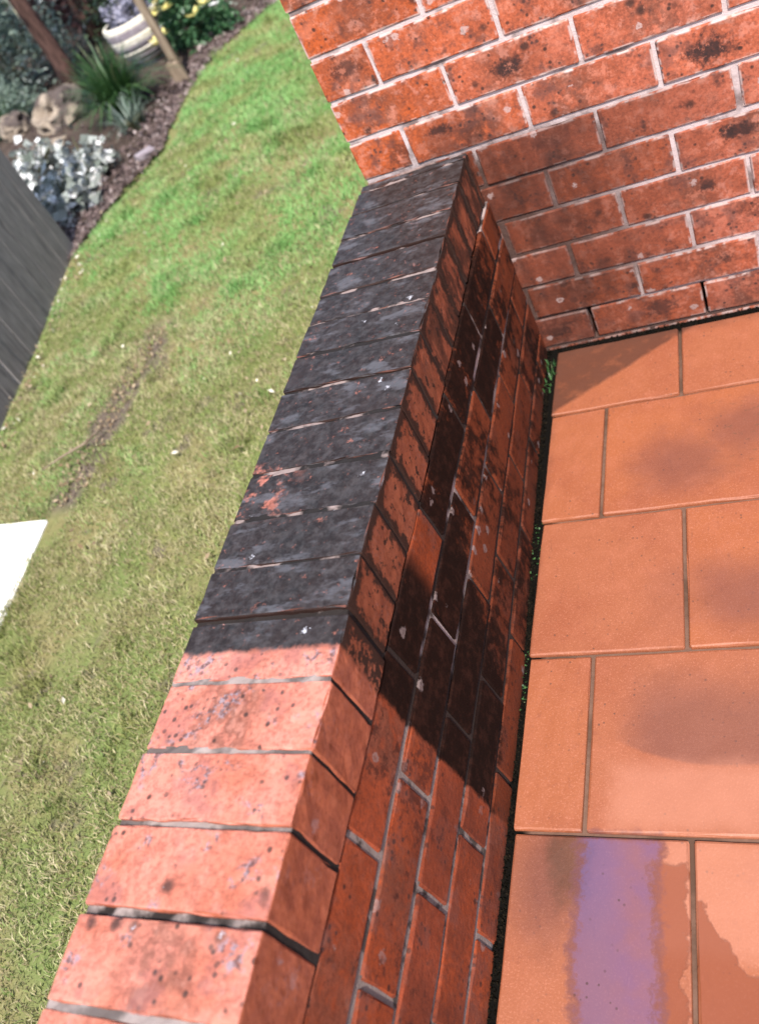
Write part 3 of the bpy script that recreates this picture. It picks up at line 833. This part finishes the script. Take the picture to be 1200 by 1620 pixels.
# round tub with pale and grey horizontal bands
tb = empty('banded_tub', (-3.13, 4.20, GZ)); tag(tb, 'round tub with pale and grey horizontal bands behind the timber stake', 'tub')
prof = [(.10, .05), (.145, .085), (.178, .12), (.200, .16), (.213, .20), (.220, .245), (.222, .29), (.220, .33)]
def lathe(p0, p1, lip=.004, seg=30):
    V = []; F = []
    pr = [(p0[0] - .02, p0[1]), (p0[0], p0[1]), (p0[0] + lip, p0[1] + .006), (p1[0] + lip, p1[1] - .006), (p1[0], p1[1]), (p1[0] - .02, p1[1])]
    for (r, z) in pr:
        for k in range(seg): V.append((r * math.cos(2 * math.pi * k / seg), r * math.sin(2 * math.pi * k / seg), z))
    for i in range(len(pr) - 1):
        for k in range(seg): F.append((i * seg + k, i * seg + (k + 1) % seg, (i + 1) * seg + (k + 1) % seg, (i + 1) * seg + k))
    return V, F
for i in range(len(prof) - 1):
    V_, F_ = lathe(prof[i], prof[i + 1])
    obj('band', mesh_from('band', V_, F_, M['bandpale'] if i % 2 == 0 else M['bandgrey']), tb)
V_, F_ = tube([(0, 0, 0), (0, 0, .06)], [.10, .115], 24); obj('foot', mesh_from('foot', V_, F_, M['bandgrey']), tb)
V_, F_ = tube([(0, 0, .29), (0, 0, .30)], [.19, .19], 24); obj('potting_soil', mesh_from('soil', V_, F_, M['bed']), tb)
# sandstone rocks with hollows
def rock(name, loc, dims, seed, label, mat='rock'):
    bm = bmesh.new(); bmesh.ops.create_icosphere(bm, subdivisions=4, radius=1)
    from mathutils import noise as mn
    for v in bm.verts:
        p = v.co.copy(); s = Vector((seed * 3.1, seed * 1.7, 0))
        k = 1 + .35 * mn.noise(p * 1.1 + s) + .18 * mn.noise(p * 2.7 + s)
        h = mn.noise(p * 2.1 + s * 2); k -= max(0, h - .22) * .9; k += .07 * mn.noise(p * 6 + s) + .05 * mn.noise(p * 13 + s)
        q = p * k; q.z = max(q.z, -.55)
        v.co = Vector((q.x * dims[0], q.y * dims[1], q.z * dims[2]))
    me = bpy.data.meshes.new(name); bm.to_mesh(me); bm.free(); me.materials.append(M[mat])
    o = obj(name, me, None, loc, (0, 0, seed)); tag(o, label, 'rock'); return o
rock('sandstone_rock', (-3.62, 3.62, BZ + .07), (.20, .17, .15), 1.3, 'pale hollowed sandstone rock among dark plants')
rock('sandstone_rock', (-4.15, 3.75, BZ + .05), (.15, .12, .11), 2.4, 'smaller beige rock left of the hollowed rock')
rock('sandstone_rock', (-3.50, 3.05, BZ + .02), (.17, .13, .07), 3.9, 'flat brown rock between the silver plants and the hollowed rock')
# leaning pale split timber
pw = obj('split_log', cut_box('split_log', (.085, .05, .75), (2, 1, 8), M['palewood'], .008, .005, .008, .004, 710), None, (-4.08, 4.52, BZ + .33), (.05, -.10, .4))
tag(pw, 'pale sunlit split log leaning upright behind the rocks', 'log')
sv = obj('broken_paver', cut_box('broken_paver', (.11, .06, .03), (4, 3, 1), M['bandgrey'], .006, .004, .006, .002, 711), None, (-2.42, 2.47, GZ + .03), (.15, .1, .9))
tag(sv, 'pale broken paver piece lying on the lawn edge', 'paver')
# garden tree: dark trunk, crown above the picture shading the bed
def tree(name, loc, h, r0, crown_c, crown_r, nleaf, label, leafmat, seed, lsize=(.05, .10)):
    rg = np.random.default_rng(seed)
    t = empty(name, loc); tag(t, label, 'tree')
    top = np.array(crown_c)
    path = [np.array([0, 0, -.1]), np.array([.02, .0, .25]), np.array([-.02, .03, .7]), top * .55 + np.array([.05, 0, 0]), top * .8, top * 1.05]
    V, F = tube(path, [r0 * 1.45, r0 * 1.05, r0 * .9, r0 * .75, r0 * .55, r0 * .2], 12, .07, seed)
    tk = obj('trunk', mesh_from('trunk', V, F, M['bark'], True), t)
    ends = []
    for i in range(9):
        f = rg.uniform(.45, .95); s = top * f
        d = rg.normal(0, 1, 3); d[2] = abs(d[2]) * .6 + .2; d /= np.linalg.norm(d)
        e = s + d * crown_r * rg.uniform(.6, .95); mid = (s + e) / 2 + rg.normal(0, .06, 3); ends += [e, mid]
        V, F = tube([s, mid, e], [r0 * .4, r0 * .25, r0 * .08], 6, .05, seed + i); obj('limb', mesh_from('limb', V, F, M['bark'], True), tk)
    cl = np.array(ends + [top + rg.normal(0, crown_r * .5, 3) for _ in range(40)])
    P = cl[rg.integers(0, len(cl), nleaf)] + rg.normal(0, crown_r * .17, (nleaf, 3))
    V, F, ow = leaves(P, rg.uniform(*lsize, nleaf), rg, .5, .1, .2)
    obj('crown', np_mesh('crown', V, F, M[leafmat], dict(tint=rg.random(nleaf)[ow])), t)
    return t
tree('garden_tree', (-3.72, 4.02, BZ), 3, .062, (-.1, -.1, 2.9), 1.1, 2600, 'dark-barked garden tree behind the hollowed rock', 'darkleaf', 5)
tree('garden_tree', (-4.35, 5.55, BZ), 3, .085, (.0, .2, 3.3), 1.1, 2200, 'reddish-brown tree trunk behind the grey-green shrub', 'redleaf', 6)

def shrub(name, loc, r, h, nleaf, mat, label, seed, lsize=(.02, .045), aspect=.5, extra=None, nst=7, group=None, cat='shrub', low=.05):
    rg = np.random.default_rng(seed)
    t = empty(name, loc); tag(t, label, cat, group)
    V = []; F = []; tips = []
    for i in range(nst):
        a = rg.uniform(0, 2 * np.pi); rr = r * rg.uniform(.2, .9)
        e = np.array([math.cos(a) * rr, math.sin(a) * rr, h * rg.uniform(.55, 1)])
        v, f = tube([(0, 0, -.03), e * [.4, .4, .55], e], [.012, .008, .003], 5, 0, i); b = len(V)
        V += list(v); F += [tuple(q + b for q in ff) for ff in f]; tips.append(e)
    obj('stems', mesh_from('stems', V, F, M['stem']), t)
    ncl = 46
    u = rg.normal(0, 1, (ncl, 3)); u /= np.linalg.norm(u, axis=1)[:, None]; u[:, 2] = np.abs(u[:, 2])
    cc = u * rg.uniform(.45, 1.0, ncl)[:, None] * np.array([r, r, h]); cc[:, 2] = np.maximum(cc[:, 2], low * h) 
    size = rg.uniform(.10, .24, ncl)[:, None] * r
    q = rg.integers(0, ncl, nleaf)
    P = cc[q] + rg.normal(0, 1, (nleaf, 3)) * size[q]; P[:, 2] = np.abs(P[:, 2])
    tint = np.clip(rg.random(nleaf) * .75 + (rg.random(ncl)[q] - .3) * .4, 0, 1)
    v, f, ow = leaves(P, rg.uniform(*lsize, nleaf), rg, aspect, .5, .15)
    o = obj('foliage', np_mesh('foliage', v, f, M[mat], dict(tint=tint[ow])), t)
    if extra:
        for (em, n_, sz, zf, nm) in extra:
            a = rg.uniform(0, 2 * np.pi, n_); rr = r * np.sqrt(rg.random(n_)) * 1.05
            for i in range(n_):
                m_ = 7; p = np.array([math.cos(a[i]) * rr[i], math.sin(a[i]) * rr[i], 0]); p[2] = h * zf * math.sqrt(max(.12, 1.1 - (rr[i] / r) ** 2)) * rg.uniform(.85, 1.1)
                an = np.arange(m_) * 2 * np.pi / m_ + rg.uniform(0, 6)
                d = np.c_[np.cos(an), np.sin(an), rg.uniform(.1, .7, m_)]; w = np.c_[-np.sin(an), np.cos(an), np.zeros(m_)]
                vv = np.stack([np.repeat(p[None], m_, 0), p + d * sz * .6 - w * sz * .25, p + d * sz, p + d * sz * .6 + w * sz * .25], 1).reshape(-1, 3)
                oo = (np.arange(m_) * 4)[:, None]
                obj(nm, np_mesh(nm, vv, oo + np.array([[0, 1, 2, 3]]), M[em], dict(tint=rg.random(m_ * 4))), t)
    return t

def strappy(name, loc, n, length, label, mat, seed, width=.012, cat='plant'):
    rg = np.random.default_rng(seed)
    t = empty(name, loc); tag(t, label, cat)
    V = []; F = []; T = []
    for i in range(n):
        a = rg.uniform(0, 2 * np.pi); l = length * rg.uniform(.55, 1.1); out = rg.uniform(.25, 1.0)
        d = np.array([math.cos(a), math.sin(a), 0]); w = np.array([-d[1], d[0], 0]) * width * rg.uniform(.6, 1.2) / 2
        p0 = d * rg.uniform(0, .08); b = len(V); tt = rg.random()
        for s in (0, .3, .6, .85, 1.0):
            p = p0 + d * l * out * s ** 1.3 * .8 + np.array([0, 0, 1]) * l * (s * (1.05 - .35 * out) - out * .55 * s ** 2.6)
            ww = w * (1 - .85 * s ** 2)
            V += [p - ww, p + ww]; T += [tt, tt]
        for s in range(4): F.append((b + 2 * s, b + 2 * s + 1, b + 2 * s + 3, b + 2 * s + 2))
    o = obj('leaves', np_mesh('leaves', np.array(V), np.array(F), M[mat], dict(tint=np.array(T))), t)
    v, f = tube([(0, 0, -.03), (0, 0, .05)], [.05, .07], 8, .1, seed); obj('crown_base', mesh_from('crown_base', v, f, M['stem']), t)
    return t
strappy('strappy_plant', (-2.93, 3.28, BZ), 700, .52, 'dark green strappy tufted plant left of the timber stake', 'strap', 21)
strappy('strappy_plant', (-2.72, 2.95, BZ), 130, .26, 'small grey-green tufted plant at the mulch edge', 'greyleaf', 22, .009)
strappy('strappy_plant', (-4.35, 3.95, BZ), 200, .36, 'dark tufted plant at the foot of the grey-green shrub', 'strap', 23)
# silver leaved groundcover by the end of the fence
for i, (sx_, sy_, rr, lab) in enumerate([(-2.70, 2.06, .17, 'silver-leaved groundcover plant nearest the end of the fence'),
                                         (-2.76, 2.42, .20, 'silver-leaved groundcover plant beside the lawn edge'),
                                         (-3.12, 2.32, .20, 'silver-leaved groundcover plant tucked behind the fence end'),
                                         (-3.35, 2.78, .19, 'silver-leaved groundcover plant farthest from the lawn')]):
    shrub('silver_plant', (sx_, sy_, BZ), rr, .20, 300, 'silver', lab, 31 + i, (.035, .085), .62, None, 6, 'silver groundcover plants', 'plant')
shrub('grey_green_shrub', (-4.75, 4.85, BZ), .52, .85, 5200, 'greyleaf', 'grey-green shrub in the top left corner', 41, (.03, .055), .45)
shrub('grey_green_shrub', (-4.45, 4.05, BZ), .30, .42, 2200, 'greyleaf', 'low grey-green shrub beside the smaller beige rock', 42, (.03, .05), .45)
shrub('dark_shrub', (-5.5, 4.2, BZ), .7, 1.0, 4200, 'darkleaf', 'dark green shrub behind the fence', 43, (.04, .07))
shrub('dark_shrub', (-3.75, 5.5, BZ), .50, .55, 3800, 'darkleaf', 'dark shrub behind the banded tub', 44, (.03, .06))
shrub('plum_shrub', (-5.2, 6.8, BZ), .8, 1.1, 5200, 'redleaf', 'plum-coloured shrub at the back of the bed', 45, (.04, .08))
shrub('plum_shrub', (-3.7, 6.9, BZ), .6, .8, 4200, 'redleaf', 'low plum-coloured shrub behind the flowering bush', 46, (.04, .08))
shrub('dark_shrub', (-6.6, 7.6, BZ), 1.2, 1.6, 6500, 'darkleaf', 'large dark shrub farthest back in the bed', 47, (.06, .10))
shrub('flowering_bush', (-2.70, 4.16, BZ), .27, .36, 2400, 'green', 'green flowering bush with yellow and white blooms right of the stake', 48, (.03, .06), .4,
      [('petal', 34, .06, 1.12, 'yellow_bloom'), ('white', 6, .045, .95, 'white_bloom')])
shrub('flowering_bush', (-2.62, 5.25, BZ), .30, .36, 1800, 'green', 'farther yellow-flowering bush at the edge of the lawn', 49, (.03, .06), .4,
      [('petal', 12, .06, .95, 'yellow_bloom')])
for (x_, y_, s_) in ((-2.4, 7.4, 50), (-1.6, 8.6, 51), (-5.0, 9.4, 52), (-8.5, 9.5, 53)):
    shrub('hedge_shrub', (x_, y_, BZ), 1.1, 1.3, 5000, 'darkleaf', {50: 'dark hedge shrub at the far end of the lawn', 51: 'dark hedge shrub farthest right behind the house corner', 52: 'dark hedge shrub at the back behind the plum shrubs', 53: 'dark hedge shrub at the far back left'}[s_], s_, (.06, .1))

shrub('tub_plant', (-3.13, 4.20, GZ + .29), .19, .17, 700, 'lavender', 'lavender-grey foliage spilling over the banded tub', 54, (.03, .06), .5, None, 5, None, 'plant')
# small weed in the corner gap between low wall and tiles
rgw = np.random.default_rng(61)
wd = empty('weed', (.018, -.10, -.008)); tag(wd, 'tiny green weed in the dark gap at the foot of the low wall', 'weed')
n = 34
Pw = np.c_[rgw.uniform(-.008, .010, n), rgw.uniform(-.06, .05, n), np.zeros(n)]
v, f, ow = blades(Pw, rgw.uniform(.010, .026, n), rgw.uniform(.003, .006, n), rgw.uniform(.1, .7, n), rgw)
obj('blades', np_mesh('blades', v, f, M['strap'], dict(tint=rgw.random(n)[ow])), wd)
nm_ = 500
my = -RNG.random(nm_) ** 1.2 * 1.8; mx_ = np.clip(.004 - .0300 * my, 0, .034) + .002 + RNG.random(nm_) * .018
keep = vnoise(my, my * 0, 7, 91) > .80
Vm, Fm, ow = leaves(np.c_[mx_, my, np.full(nm_, -.004)][keep], RNG.uniform(.003, .006, nm_)[keep], RNG, .8, .3, 0)
mo = obj('gap_moss', np_mesh('gap_moss', Vm, Fm, M['strap'], dict(tint=RNG.random(int(keep.sum()))[ow])))
tag(mo, 'specks of green moss in the dark gap along the low wall', 'moss', kind='stuff')
# a dry twig on the lawn by the bare strip
v, f = tube([(-1.72, .02, GZ + .02), (-1.65, .06, GZ + .026), (-1.58, .11, GZ + .022), (-1.54, .18, GZ + .02)], [.002, .004, .005, .003], 6, .1, 3)
tag(obj('twig', mesh_from('twig', v, f, M['stake'], True)), 'thin dry twig on the grass beside the bare strip', 'twig')
